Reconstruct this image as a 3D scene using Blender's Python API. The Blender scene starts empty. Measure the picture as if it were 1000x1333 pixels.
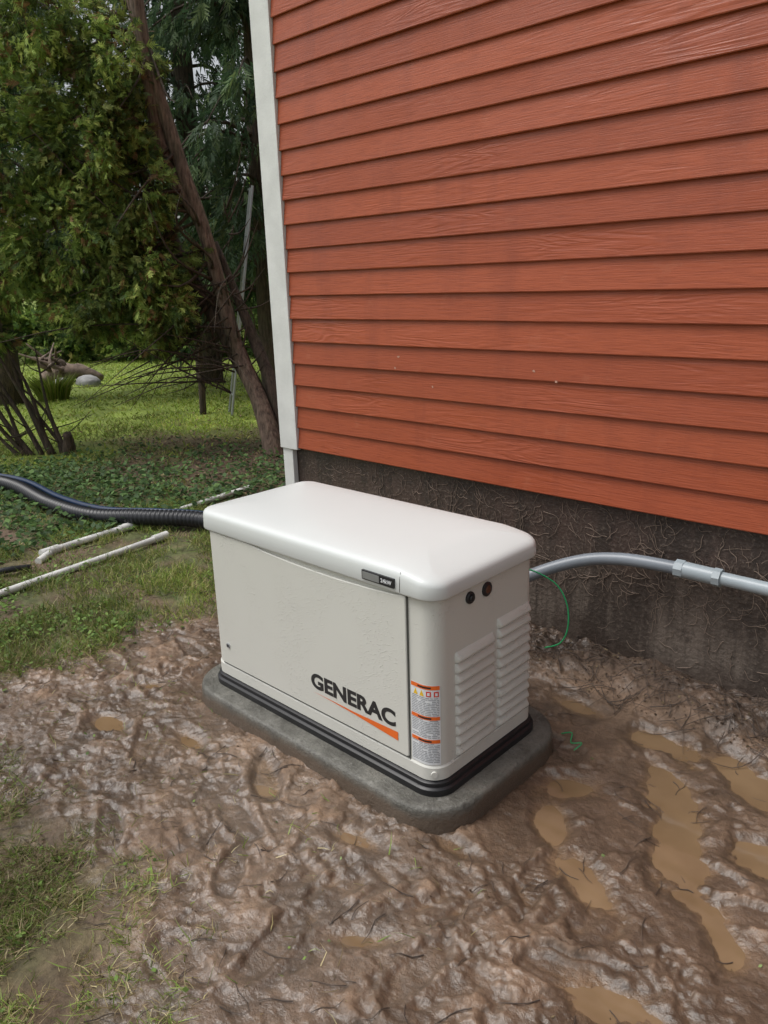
import bpy, math, random
import numpy as np
from mathutils import Vector, Matrix
random.seed(7); RG=np.random.default_rng(7)
col=bpy.context.collection
rad=math.radians
# ------------------------------------------------------------------ noise
_T=np.random.default_rng(11).random((8,256,256))
def vn(x,y,s=0):
    xi=np.floor(x).astype(int);yi=np.floor(y).astype(int)
    fx=x-xi;fy=y-yi;fx=fx*fx*(3-2*fx);fy=fy*fy*(3-2*fy)
    T=_T[s%8];a=T[xi&255,yi&255];b=T[(xi+1)&255,yi&255];c=T[xi&255,(yi+1)&255];d=T[(xi+1)&255,(yi+1)&255]
    return (a*(1-fx)+b*fx)*(1-fy)+(c*(1-fx)+d*fx)*fy
def fbm(x,y,f,o=4,s=0,g=.5):
    r=0;a=1;t=0
    ca,sa=.8,.6
    for i in range(o):
        r=r+a*vn(x*f+17.3*i,y*f+9.1*i,s+i);t+=a;a*=g;f*=2.03
        x,y=x*ca-y*sa,x*sa+y*ca
    return r/t-.5
def sst(a,b,x):
    t=np.clip((x-a)/(b-a),0,1);return t*t*(3-2*t)
# ------------------------------------------------------------------ node helpers
def newmat(name):
    m=bpy.data.materials.new(name);m.use_nodes=True
    nt=m.node_tree;return m,nt,nt.nodes["Principled BSDF"]
def N(nt,t,**k):
    n=nt.nodes.new(t)
    for a,b in k.items():
        if a in n.inputs: n.inputs[a].default_value=b
        else: setattr(n,a,b)
    return n
def lk(nt,a,b): nt.links.new(a,b)
def coords(nt,scale=(1,1,1),kind='Object'):
    tc=N(nt,"ShaderNodeTexCoord");mp=N(nt,"ShaderNodeMapping");mp.inputs['Scale'].default_value=scale
    lk(nt,tc.outputs[kind],mp.inputs[0]);return mp.outputs[0]
def noise(nt,co,scale,detail=5,rough=.55):
    n=N(nt,"ShaderNodeTexNoise");n.inputs['Scale'].default_value=scale;n.inputs['Detail'].default_value=detail;n.inputs['Roughness'].default_value=rough
    lk(nt,co,n.inputs['Vector']);return n.outputs['Fac']
def ramp(nt,f,stops):
    r=N(nt,"ShaderNodeValToRGB");e=r.color_ramp.elements
    while len(e)<len(stops): e.new(.5)
    for i,(p,c) in enumerate(stops):
        e[i].position=p;e[i].color=(c[0],c[1],c[2],1) if not isinstance(c,(int,float)) else (c,c,c,1)
    lk(nt,f,r.inputs[0]);return r.outputs[0]
def bump(nt,h,strength,dist,prev=None):
    b=N(nt,"ShaderNodeBump");b.inputs['Strength'].default_value=strength;b.inputs['Distance'].default_value=dist
    lk(nt,h,b.inputs['Height'])
    if prev is not None: lk(nt,prev,b.inputs['Normal'])
    return b.outputs[0]
def mixc(nt,f,a,b,bt='MIX'):
    m=N(nt,"ShaderNodeMix");m.data_type='RGBA';m.blend_type=bt
    for s,v in ((m.inputs[0],f),(m.inputs[6],a),(m.inputs[7],b)):
        if isinstance(v,(int,float)): s.default_value=v
        elif isinstance(v,tuple): s.default_value=(v[0],v[1],v[2],1)
        else: lk(nt,v,s)
    return m.outputs[2]
def simple(name,c,rough=.5,var=.15,sc=8,bs=0,bsc=60,metal=0,spec=.5):
    m,nt,p=newmat(name);co=coords(nt)
    n=noise(nt,co,sc)
    c0=tuple(v*(1-var) for v in c);c1=tuple(min(1,v*(1+var)) for v in c)
    lk(nt,ramp(nt,n,[(.3,c0),(.7,c1)]),p.inputs['Base Color'])
    p.inputs['Roughness'].default_value=rough;p.inputs['Metallic'].default_value=metal
    p.inputs['Specular IOR Level'].default_value=spec
    if bs: lk(nt,bump(nt,noise(nt,co,bsc),bs,.01),p.inputs['Normal'])
    return m
# ------------------------------------------------------------------ mesh helpers
def obj(name,me,parent=None,mats=()):
    o=bpy.data.objects.new(name,me);col.objects.link(o)
    for m in mats: me.materials.append(m)
    if parent: o.parent=parent
    return o
def empty(name,loc=(0,0,0)):
    o=bpy.data.objects.new(name,None);o.location=loc;o.empty_display_size=.2;col.objects.link(o);return o
class MB:
    def __init__(s): s.v=[];s.f=[];s.m=[]
    def add(s,V,F,m=0):
        b=len(s.v);s.v+= [tuple(v) for v in V];s.f+=[tuple(b+i for i in f) for f in F];s.m+=[m]*len(F)
    def box(s,x0,x1,y0,y1,z0,z1,m=0):
        V=[(x,y,z) for z in (z0,z1) for y in (y0,y1) for x in (x0,x1)]
        s.add(V,[(0,2,3,1),(4,5,7,6),(0,1,5,4),(2,6,7,3),(0,4,6,2),(1,3,7,5)],m)
    def loft(s,rings,cap0=True,cap1=True,m=0):
        n=len(rings[0]);V=[p for r in rings for p in r];F=[]
        for k in range(len(rings)-1):
            for i in range(n):
                j=(i+1)%n;F.append((k*n+i,k*n+j,(k+1)*n+j,(k+1)*n+i))
        if cap0:F.append(tuple(reversed(range(n))))
        if cap1:F.append(tuple((len(rings)-1)*n+i for i in range(n)))
        s.add(V,F,m)
    def tube(s,pts,radii,seg=8,m=0,sub=4,jit=0):
        P=[Vector(p) for p in pts];Q=[];R=[]
        for i in range(len(P)-1):
            p0=P[max(i-1,0)];p1=P[i];p2=P[i+1];p3=P[min(i+2,len(P)-1)]
            for k in range(sub):
                t=k/sub
                Q.append(.5*((2*p1)+(p2-p0)*t+(2*p0-5*p1+4*p2-p3)*t*t+(3*p1-p0-3*p2+p3)*t**3))
                R.append(radii[i]*(1-t)+radii[i+1]*t)
        Q.append(P[-1]);R.append(radii[-1])
        rings=[];up=Vector((0.13,.21,1)).normalized();prev=None
        for i,q in enumerate(Q):
            d=(Q[min(i+1,len(Q)-1)]-Q[max(i-1,0)]).normalized()
            if prev is None:
                a=d.cross(up);a=a if a.length>.1 else d.cross(Vector((1,0,0)))
            else: a=prev-d*prev.dot(d)
            a.normalize();prev=a;b=d.cross(a)
            rr=R[i]
            rings.append([q+(a*math.cos(2*math.pi*j/seg)+b*math.sin(2*math.pi*j/seg))*rr*(1+(random.uniform(-jit,jit) if jit else 0)) for j in range(seg)])
        s.loft(rings,m=m)
    def mesh(s,name,smooth=False,angle=None):
        me=bpy.data.meshes.new(name);me.from_pydata(s.v,[],s.f);me.update()
        me.polygons.foreach_set("material_index",s.m)
        if smooth: me.polygons.foreach_set("use_smooth",[True]*len(s.f))
        me.update()
        if angle:
            try: me.set_sharp_from_angle(angle=rad(angle))
            except Exception: pass
        return me
def rrect(x0,x1,y0,y1,r,z,n=8,o=0):
    x0-=o;x1+=o;y0-=o;y1+=o;r=max(r+o,.004)
    P=[]
    for cx,cy,a in ((x1-r,y0+r,-90),(x1-r,y1-r,0),(x0+r,y1-r,90),(x0+r,y0+r,180)):
        for i in range(n+1):
            t=rad(a+90*i/n);P.append((cx+r*math.cos(t),cy+r*math.sin(t),z))
    return P
def bevel(o,w,seg=2):
    b=o.modifiers.new("b",'BEVEL');b.width=w;b.segments=seg;b.limit_method='ANGLE';b.angle_limit=rad(40)
def tris(name,V,C,mat,parent=None):
    n=len(V);me=bpy.data.meshes.new(name)
    me.vertices.add(n*3);me.vertices.foreach_set("co",V.reshape(-1).astype(np.float32))
    me.loops.add(n*3);me.loops.foreach_set("vertex_index",np.arange(n*3,dtype=np.int32))
    me.polygons.add(n);me.polygons.foreach_set("loop_start",np.arange(0,n*3,3,dtype=np.int32))
    me.update(calc_edges=True)
    a=me.color_attributes.new("Col",'FLOAT_COLOR','POINT')
    cc=np.ones((n*3,4),np.float32);cc[:,:3]=np.repeat(C,3,axis=0);a.data.foreach_set("color",cc.reshape(-1))
    return obj(name,me,parent,[mat])
def norm(a): return a/np.maximum(np.linalg.norm(a,axis=-1,keepdims=True),1e-6)
def sprays(P,A,size,C,k=9,w=.16,spread=.9):
    n=len(P);A=norm(A);B=norm(np.cross(A,RG.normal(size=(n,3))));V=[];CC=[]
    for j in range(k):
        t=j/(k-1) if k>1 else .5
        sd=1 if j%2 else -1
        if j==k-1: sd=0
        d=norm(A*1.0+B*sd*spread+RG.normal(size=(n,3))*.18)
        b=P+A*(size*t*.75)[:,None]
        L=(size*(.55-.2*t)*RG.uniform(.7,1.2,n))[:,None]
        s=norm(np.cross(d,np.cross(A,B)+RG.normal(size=(n,3))*.3))
        W=(size*w*RG.uniform(.7,1.2,n))[:,None]
        V.append(np.stack([b-s*W*.5,b+s*W*.5,b+d*L],1));CC.append(C*RG.uniform(.8,1.2,(n,1)))
    return np.concatenate(V),np.concatenate(CC)
# ------------------------------------------------------------------ materials
def leafmat(name,tr=.35,rough=.6):
    m,nt,p=newmat(name)
    a=N(nt,"ShaderNodeAttribute");a.attribute_name="Col"
    lk(nt,a.outputs['Color'],p.inputs['Base Color']);p.inputs['Roughness'].default_value=rough
    p.inputs['Specular IOR Level'].default_value=.3
    t=N(nt,"ShaderNodeBsdfTranslucent");lk(nt,a.outputs['Color'],t.inputs[0])
    mx=N(nt,"ShaderNodeMixShader");mx.inputs[0].default_value=tr
    lk(nt,p.outputs[0],mx.inputs[1]);lk(nt,t.outputs[0],mx.inputs[2])
    lk(nt,mx.outputs[0],nt.nodes["Material Output"].inputs[0]);return m
M_leaf=leafmat("foliage",.4);M_grass=leafmat("grass_blades",.3,.5);M_litter=leafmat("litter",.05,.7)
def barkmat(name,c0,c1):
    m,nt,p=newmat(name);co=coords(nt,(1,1,.18))
    n=noise(nt,co,38,6,.65);n2=noise(nt,coords(nt),6)
    c=ramp(nt,n,[(.35,c0),(.65,c1)])
    c=mixc(nt,ramp(nt,n2,[(.5,0.),(.75,.5)]),c,(.07,.085,.04))
    lk(nt,c,p.inputs['Base Color']);p.inputs['Roughness'].default_value=.85
    lk(nt,bump(nt,n,.9,.03),p.inputs['Normal']);return m
M_bark=barkmat("bark_brown",(.08,.055,.042),(.29,.21,.16))
M_barkd=barkmat("bark_dark",(.03,.022,.017),(.12,.085,.062))

# siding
m,nt,p=newmat("siding_paint");M_side=m
at=N(nt,"ShaderNodeAttribute");at.attribute_name="board"
tc=N(nt,"ShaderNodeTexCoord");mp=N(nt,"ShaderNodeMapping");mp.inputs['Scale'].default_value=(1,1,9)
add=N(nt,"ShaderNodeVectorMath",operation='ADD')
sc=N(nt,"ShaderNodeVectorMath",operation='SCALE');lk(nt,at.outputs['Color'],sc.inputs[0]);sc.inputs['Scale'].default_value=37.
lk(nt,tc.outputs['Object'],add.inputs[0]);lk(nt,sc.outputs[0],add.inputs[1]);lk(nt,add.outputs[0],mp.inputs[0])
w=N(nt,"ShaderNodeTexNoise");w.inputs['Scale'].default_value=1.6;w.inputs['Detail'].default_value=3;w.inputs['Distortion'].default_value=.6;lk(nt,mp.outputs[0],w.inputs['Vector'])
mul=N(nt,"ShaderNodeMath",operation='MULTIPLY');lk(nt,w.outputs['Fac'],mul.inputs[0]);mul.inputs[1].default_value=42
sn=N(nt,"ShaderNodeMath",operation='SINE');lk(nt,mul.outputs[0],sn.inputs[0])
mp2=N(nt,"ShaderNodeMapping");mp2.inputs['Scale'].default_value=(3,3,60);lk(nt,add.outputs[0],mp2.inputs[0])
fine=noise(nt,mp2.outputs[0],3,4,.6)
msk=ramp(nt,noise(nt,add.outputs[0],1.1,2),[(.48,.0),(.66,1.)])
gm=N(nt,"ShaderNodeMath",operation='MULTIPLY');lk(nt,sn.outputs[0],gm.inputs[0]);lk(nt,msk,gm.inputs[1])
base=mixc(nt,noise(nt,coords(nt),.9,4),(.315,.066,.025),(.39,.090,.036))
hs=N(nt,"ShaderNodeSeparateColor");lk(nt,at.outputs['Color'],hs.inputs[0])
base=mixc(nt,.4,base,ramp(nt,hs.outputs[0],[(0.,(.275,.055,.022)),(1.,(.45,.104,.042))]))
base=mixc(nt,ramp(nt,fine,[(.35,.4),(.55,0.)]),base,(.19,.036,.016))
base=mixc(nt,ramp(nt,noise(nt,coords(nt),7,5,.65),[(.60,0.),(.8,.4)]),base,(.43,.16,.09))
base=mixc(nt,ramp(nt,noise(nt,coords(nt,(1,1,.15)),5,5,.65),[(.52,0.),(.72,.5)]),base,(.22,.046,.021))
lk(nt,base,p.inputs['Base Color']);p.inputs['Specular IOR Level'].default_value=.40
lk(nt,ramp(nt,noise(nt,coords(nt,(1,1,2)),2.5,5,.6),[(.35,.32),(.65,.58)]),p.inputs['Roughness'])
b1=bump(nt,gm.outputs[0],.20,.004);b2=bump(nt,fine,.4,.004,b1);lk(nt,b2,p.inputs['Normal'])
M_trim=simple("trim_paint",(.68,.69,.68),.5,.10,6,.15,90)
# foundation
m,nt,p=newmat("foundation_concrete");M_found=m
co=coords(nt);cs=coords(nt,(1,1,.12))
st=noise(nt,cs,9,6,.65);n1=noise(nt,co,2.2,6,.6);n2=noise(nt,co,60,4,.6)
gz=N(nt,"ShaderNodeTexCoord");sx=N(nt,"ShaderNodeSeparateXYZ");lk(nt,gz.outputs['Object'],sx.inputs[0])
zz=N(nt,"ShaderNodeMath",operation='MULTIPLY_ADD');lk(nt,n1,zz.inputs[0]);zz.inputs[1].default_value=.6;lk(nt,sx.outputs['Z'],zz.inputs[2])
hi=ramp(nt,zz.outputs[0],[(.50,0.),(.85,1.)])
c=mixc(nt,hi,(.165,.135,.112),(.070,.046,.037))
c=mixc(nt,ramp(nt,st,[(.43,0.),(.58,.75)]),c,(.036,.027,.022))
c=mixc(nt,ramp(nt,n2,[(.54,0.),(.72,.5)]),c,(.25,.20,.165))
c=mixc(nt,ramp(nt,noise(nt,co,17,5,.7),[(.53,0.),(.70,.75)]),c,(.028,.02,.017))
c=mixc(nt,ramp(nt,zz.outputs[0],[(.34,.85),(.50,0.)]),c,(.05,.034,.026))
lk(nt,c,p.inputs['Base Color']);p.inputs['Roughness'].default_value=.5
lk(nt,bump(nt,n2,.6,.01,bump(nt,st,.5,.01)),p.inputs['Normal'])
# generator steel
def steel(name,c,drops):
    m,nt,p=newmat(name);co=coords(nt)
    n=noise(nt,co,3,4)
    cc=mixc(nt,n,tuple(v*.94 for v in c),c)
    lk(nt,cc,p.inputs['Base Color']);p.inputs['Roughness'].default_value=.34
    vo=N(nt,"ShaderNodeTexVoronoi");vo.inputs['Scale'].default_value=120;lk(nt,co,vo.inputs['Vector'])
    d=ramp(nt,vo.outputs['Distance'],[(0.,1.),(.32,0.)])
    ms=ramp(nt,noise(nt,coords(nt,(1,1,.5)),5,4),[(.44,0.),(.60,1.)])
    mm=N(nt,"ShaderNodeMath",operation='MULTIPLY');lk(nt,d,mm.inputs[0]);lk(nt,ms,mm.inputs[1])
    lk(nt,bump(nt,mm.outputs[0],drops,.006,bump(nt,noise(nt,co,350,2),.06,.002)),p.inputs['Normal']);return m
M_gen=steel("enclosure_paint",(.66,.66,.61),.6);M_lid=steel("lid_paint",(.69,.72,.71),.12)
M_rub=simple("black_plastic",(.014,.014,.016),.4,.2);M_dark=simple("dark_gap",(.10,.10,.09),.8)
M_hole=simple("plug_brown",(.10,.04,.02),.5)
M_orange=simple("decal_orange",(.80,.15,.02),.4,.03);M_ink=simple("decal_black",(.018,.018,.02),.4,.05);M_lab=simple("decal_white",(.74,.76,.78),.4,.02)
M_gray=simple("decal_grey",(.30,.31,.33),.5,.05);M_yel=simple("decal_yellow",(.8,.5,.03),.4,.03);M_redl=simple("decal_red",(.65,.05,.03),.4,.03)
M_chrome=simple("badge_silver",(.45,.47,.5),.3,.1,metal=.7)
# pad
m,nt,p=newmat("pad_concrete");co=coords(nt)
n1=noise(nt,co,6,8,.7);n2=noise(nt,co,90,3)
c=ramp(nt,n1,[(.33,(.07,.067,.057)),(.66,(.21,.205,.18))])
c=mixc(nt,ramp(nt,n2,[(.53,0.),(.68,.5)]),c,(.045,.042,.036))
c=mixc(nt,ramp(nt,noise(nt,co,30,6,.78),[(.56,0.),(.72,.6)]),c,(.30,.295,.27))
sx=N(nt,"ShaderNodeSeparateXYZ");tcn=N(nt,"ShaderNodeTexCoord");lk(nt,tcn.outputs['Object'],sx.inputs[0])
zz=N(nt,"ShaderNodeMath",operation='MULTIPLY_ADD');lk(nt,n1,zz.inputs[0]);zz.inputs[1].default_value=-.10;lk(nt,sx.outputs['Z'],zz.inputs[2])
c=mixc(nt,ramp(nt,zz.outputs[0],[(0.,.85),(.03,0.)]),c,(.11,.077,.053))
lk(nt,c,p.inputs['Base Color']);p.inputs['Roughness'].default_value=.36;lk(nt,bump(nt,n2,.5,.004,bump(nt,noise(nt,co,30,6,.75),.9,.009)),p.inputs['Normal']);M_pad=m
M_pvc=simple("pvc_white",(.68,.68,.66),.35,.2,5)
M_cond=simple("conduit_grey",(.20,.225,.255),.35,.12,5);M_cond2=simple("conduit_light",(.34,.39,.42),.35,.12,6)
M_green=simple("wire_green",(.02,.36,.13),.35);M_blue=simple("hose_dark_blue",(.015,.032,.075),.35)
M_corr=simple("pipe_black",(.014,.015,.019),.38,.2)
M_metal=simple("aluminium",(.38,.40,.42),.35,.1,metal=.6)
M_rock=simple("rock",(.30,.30,.30),.8,.4,6,.6,30);M_drift=simple("driftwood",(.19,.14,.11),.85,.5,9,.8,40)
M_roof=simple("roof_shingle",(.06,.06,.06),.9,.3,20,.4,60)
M_root=simple("roots",(.22,.165,.13),.8,.4,20);M_wood=simple("twig",(.06,.042,.032),.7,.4,20)

# ------------------------------------------------------------------ ground
GX0,GX1,GY0,GY1=-2.65,-1.40,1.66,2.24
PX0,PX1,PY0,PY1=-2.77,-1.295,1.555,2.36
def axis(segs):
    out=[]
    for a,b,s in segs: out+=list(np.arange(a,b,s))
    return out
neg=-np.cumsum(np.geomspace(.3,60,28))
xs=np.array(sorted(list(-22+neg)+axis([(-22,-5.2,.12),(-5.2,-3.6,.014),(-3.6,-.2,.0065),(-.2,1.2,.07)])+list(1.2+np.cumsum(np.geomspace(.2,60,28)))))
ys=np.array(sorted(list(.3+neg)+axis([(.3,3.1,.0065),(3.1,18,.12)])+list(18+np.cumsum(np.geomspace(.3,60,28)))))
X,Y=np.meshgrid(xs,ys,indexing='ij')
def zones(X,Y):
    n=fbm(X,Y,1.1,4,1);n2=fbm(X,Y,4.5,5,3)
    e=-3.52-.12*np.clip(Y-1.6,-1,2)+.7*n+.6*n2
    a=sst(e-.22,e+.22,X)
    lim=.82-np.clip(X+1.75,0,3)*1.0+.4*n+.7*n2
    b=sst(lim-.30,lim+.16,Y)
    mud=a*b
    d=np.hypot(X+6.9,(Y-5.0));lit=(1-sst(.8,2.3,d+2.2*n))
    tr=np.exp(-((Y-(1.95+.12*(X+6)))/.15)**2)*sst(-7.2,-6.2,X)*(1-sst(-5.0,-4.6,X))*sst(-.25,.15,n2+n)
    tr=np.maximum(tr,.8*np.exp(-(((X+5.0)/.3)**2+((Y-1.95)/.3)**2)))
    lawn=sst(7.9,9.6,np.hypot(X,Y)+1.5*n)
    return mud,np.clip(lit,0,1)*(1-mud),np.clip(tr,0,1)*(1-mud),lawn*(1-mud)
mud,lit,tr,lawn=zones(X,Y)
near=sst(-7,-5,X)*(1-sst(3.2,4,Y))*(1-sst(1.2,3,X))
H=.05*fbm(X,Y,.6,4,2)*(1-near*.6)+.02*fbm(X,Y,.15,2,5)
wx=X+.10*fbm(X,Y,3,5,4,.6);wy=Y+.10*fbm(X,Y,3,5,6,.6)
act=.15+1.0*sst(-.08,.16,fbm(X,Y,1.6,3,0))
t1=fbm(wx,wy,5.,6,1,.58);t2=fbm(wx,wy,9.,5,3,.58);t3=fbm(X,Y,30.,4,5,.6)
Hm=.020*fbm(wx,wy,2.0,4,2)+.008*sst(-.03,.03,t1)+act*(.007*sst(-.02,.04,t2)+.017*t2+.013*t3)+.005*t3+.000
def rut(x0,y0,x1,y1,wd,dep,lug):
    global Hm
    L=math.hypot(x1-x0,y1-y0);ux,uy=(x1-x0)/L,(y1-y0)/L
    s=(X-x0)*ux+(Y-y0)*uy;t=-(X-x0)*uy+(Y-y0)*ux+.16*fbm(X,Y,1.5,3,4)
    ins=sst(0,.15,s)*(1-sst(L-.15,L,s))*sst(-.1,.1,fbm(X,Y,2.2,3,5))
    prof=np.exp(-(t/wd)**4);s2=s+.05*fbm(X,Y,6,2,2)
    Hm-=ins*prof*dep*(.5+.5*np.sin((s2+np.abs(t)*.8)*2*math.pi/lug))
rut(-2.1,.95,-.3,1.95,.09,.008,.085)
rut(-1.75,.62,-.2,1.45,.09,.008,.085)
for i in range(46):
    cx=RG.uniform(-3.4,-.4);cy=RG.uniform(.7,2.8)
    if PX0-.15<cx<PX1+.12 and PY0-.12<cy: continue
    a=RG.uniform(0,6.28);ca,sa=math.cos(a),math.sin(a)
    u=(wx-cx)*ca+(wy-cy)*sa;v=-(wx-cx)*sa+(wy-cy)*ca
    v=v+.02*np.sin(u*12)
    r=np.sqrt((u/.13)**2+(v/.047)**2);ins=1-sst(.85,1.05,r)
    Hm=Hm*(1-.6*ins)+ins*(-.009)*.6+.006*np.exp(-((r-1.25)/.2)**2)
    if i%3==0: Hm+=.003*(1-sst(.6,.95,r))*(np.sin(u*2*math.pi/.022)>0)
Hm=np.where(Hm<-.009,-.009+(Hm+.009)*.45,Hm)
for cx,cy,a,b,an,dp in [(-.80,2.20,.30,.09,-62,.032),(-1.05,2.57,.11,.06,10,.026),(-.70,2.55,.18,.06,-40,.028),(-1.17,2.10,.11,.055,40,.022),(-.52,2.20,.10,.08,0,.028),(-2.02,1.42,.13,.045,-35,.022),(-2.83,1.23,.07,.045,0,.024),(-1.12,1.92,.12,.05,-50,.022),(-.66,1.42,.10,.045,20,.023),(-1.4,2.6,.13,.05,0,.021),(-2.45,1.38,.09,.035,0,.021),(-.9,1.75,.12,.05,-30,.022),(-1.55,1.42,.09,.035,10,.021),(-.95,2.4,.09,.04,-20,.022),(-3.0,1.5,.08,.03,30,.02),(-1.25,1.15,.09,.03,40,.021),(-.75,1.05,.1,.04,0,.021),(-.5,1.8,.12,.05,-50,.023),(-1.3,1.6,.07,.03,0,.02)]:
    an=rad(an);ca,sa=math.cos(an),math.sin(an)
    u=(X-cx)*ca+(Y-cy)*sa;v=-(X-cx)*sa+(Y-cy)*ca
    r=np.sqrt((u/a)**2+(v/b)**2)+1.6*fbm(X,Y,7,6,7,.55)
    k=(1-sst(.5,1.8,r))
    Hm=Hm*(1-k*.85)+k*.85*(.004-dp)
padd=np.maximum(np.maximum(PX0-X,X-PX1),np.maximum(PY0-Y,Y-PY1))
Hm+=.012*np.exp(-(padd/.05)**2)*(fbm(X,Y,8,2,3)+.3)
H=H*(1-mud)+mud*Hm+(1-mud)*near*(.035*fbm(X,Y,6,5,2,.6)+.012+.014*t3)
berm=sst(2.62,2.98,Y+.25*fbm(X,Y,2.5,3,6))*sst(-3.9,-3.4,X)*(1-sst(3,3.4,Y))
H+=berm*(.065+.12*fbm(X,Y,7,6,1,.6))
H=np.where((padd<-.02),np.minimum(H,.0),H)
nx,ny=X.shape
V=np.stack([X,Y,H],-1).reshape(-1,3).astype(np.float32)
idx=np.arange(nx*ny).reshape(nx,ny)
Fq=np.stack([idx[:-1,:-1],idx[1:,:-1],idx[1:,1:],idx[:-1,1:]],-1).reshape(-1,4).astype(np.int32)
me=bpy.data.meshes.new("ground");me.vertices.add(len(V));me.vertices.foreach_set("co",V.reshape(-1))
me.loops.add(Fq.size);me.loops.foreach_set("vertex_index",Fq.reshape(-1))
me.polygons.add(len(Fq));me.polygons.foreach_set("loop_start",np.arange(0,Fq.size,4,dtype=np.int32))
me.polygons.foreach_set("use_smooth",np.ones(len(Fq),bool));me.update(calc_edges=True)
def C3(*c): return np.array(c)
nn=fbm(X,Y,2.2,5,2)[...,None];n9=fbm(X,Y,9,5,4,.6)[...,None]
soil=C3(.13,.088,.056)*(1+nn*.8);green=C3(.095,.115,.035)*(1+nn*1.0)
lawnc=C3(.22,.29,.05)*(1+nn*1.4)
mudc=C3(.158,.104,.068)*(1+nn*.9+n9*.9)
dry=sst(.0,.022,H)[...,None]
mudc=mudc*(.74+.48*dry)
wetl=(1-sst(-.0135,-.003,H))[...,None]*.8
mudc=mudc*(1-wetl)+C3(.185,.116,.064)*wetl
gmix=np.clip(.5+2.2*fbm(X,Y,7,4,5)[...,None],.1,.9)
gmix=np.where((X>-3.6)[...,None],gmix*.5,gmix)
bc=(soil*(1-gmix)+green*gmix)*(1+n9*1.0)
cc=bc*(1-lawn[...,None])+lawnc*lawn[...,None]
cc=cc*(1-lit[...,None]*.9)+C3(.12,.08,.055)*lit[...,None]*.9
cc=cc*(1-tr[...,None])+C3(.15,.10,.07)*tr[...,None]
cc=cc*(1-mud[...,None])+mudc*mud[...,None]
bm=berm[...,None]*.8;cc=cc*(1-bm)+C3(.062,.041,.030)*(1+nn+n9)*bm
ca=me.color_attributes.new("Col",'FLOAT_COLOR','POINT')
buf=np.ones((nx*ny,4),np.float32);buf[:,:3]=np.clip(cc.reshape(-1,3),0,1);ca.data.foreach_set("color",buf.reshape(-1))
wa=me.attributes.new("wet",'FLOAT','POINT')
wet=np.clip(mud*(.88-.30*dry[...,0]+1.9*fbm(X,Y,4,6,6,.62)+.3*wetl[...,0])*(1-berm*.4)+.15*(1-mud)*near,0,1);wa.data.foreach_set("value",wet.reshape(-1).astype(np.float32))
m,nt,p=newmat("ground_soil")
a=N(nt,"ShaderNodeAttribute");a.attribute_name="Col";wv=N(nt,"ShaderNodeAttribute");wv.attribute_name="wet"
co=coords(nt);n1=noise(nt,co,70,5,.65);n2=noise(nt,co,240,3,.6);n3=noise(nt,co,14,5,.6);n4=noise(nt,co,26,6,.65)
c=mixc(nt,1.,a.outputs['Color'],ramp(nt,n1,[(.3,.70),(.7,1.22)]),'MULTIPLY')
c=mixc(nt,1.,c,ramp(nt,n3,[(.3,.75),(.7,1.22)]),'MULTIPLY')
lk(nt,c,p.inputs['Base Color'])
r=ramp(nt,wv.outputs['Fac'],[(.1,.85),(.4,.5),(.85,.28)])
lk(nt,r,p.inputs['Roughness']);p.inputs['Specular IOR Level'].default_value=.45
cw=ramp(nt,wv.outputs['Fac'],[(.28,0.),(.65,1.)]);lk(nt,cw,p.inputs['Coat Weight']);p.inputs['Coat Roughness'].default_value=.09;p.inputs['Coat IOR'].default_value=1.42
bb=bump(nt,n2,.22,.003,bump(nt,n1,.45,.008,bump(nt,n4,.40,.02)))
lk(nt,bb,p.inputs['Normal']);lk(nt,bump(nt,n4,.42,.02,bump(nt,n1,.28,.008)),p.inputs['Coat Normal'])
obj("ground",me,None,[m])
def ground_h(x,y):
    i=np.clip(np.searchsorted(xs,x),0,nx-1);j=np.clip(np.searchsorted(ys,y),0,ny-1);return H[i,j]
# puddle water
m,nt,p=newmat("muddy_water");co=coords(nt)
lk(nt,ramp(nt,noise(nt,co,5,5),[(.3,(.165,.105,.057)),(.7,(.235,.155,.086))]),p.inputs['Base Color'])
p.inputs['Roughness'].default_value=.04;p.inputs['IOR'].default_value=1.42
lk(nt,bump(nt,noise(nt,co,10,2),.06,.01),p.inputs['Normal'])
b=MB();b.add([(-3.3,.95,-.0130),(-.15,.95,-.0130),(-.15,2.85,-.0130),(-3.3,2.85,-.0130)],[(0,1,2,3)])
obj("puddle_water",b.mesh("puddle_water"),None,[m])

# ------------------------------------------------------------------ house
D=3.02;EX=.1295;Z0=.768
house=empty("clapboard_house",(0,0,0))
def boards(name,ax,c,a0,a1,sgn,z0,z1):
    b=MB();rnd=[];z=z0;i=0
    while z<z1:
        cuts=[a0];q=a0+3
        if ax=='y': q=max(a0+random.uniform(1.8,3.6),-.2) if i%3 else a1+1
        while q<a1-.5: cuts.append(q);q+=3.66
        cuts.append(a1)
        for k in range(len(cuts)-1):
            s0=cuts[k]+(.0015 if k else 0);s1=cuts[k+1]-(.0015 if k<len(cuts)-2 else 0)
            n=max(2,int((s1-s0)/.3));rr=(random.random(),random.random(),random.random())
            rings=[];ph=random.uniform(0,6)
            for t in range(n+1):
                s=s0+(s1-s0)*t/n;w=.0018*math.sin(s*2.1+ph)+random.uniform(-.001,.001);wz=.0016*math.sin(s*1.3+ph*2)
                pr=[(-.025+w,z+wz),(-.0268+w,z+.004+wz),(-.009,z+EX+.012),(.0,z+EX+.012),(-.004,z+.003)]
                rings.append([(s,c+u,zz) if ax=='y' else (c+u,s,zz) for u,zz in pr])
            m0=len(b.f);b.loft(rings);rnd+=[rr]*(len(b.f)-m0)
        z+=EX;i+=1
    me=b.mesh(name);at=me.attributes.new("board",'FLOAT_COLOR','FACE')
    at.data.foreach_set("color",[v for r in rnd for v in (*r,1.)])
    return obj(name,me,house,[M_side])
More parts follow.
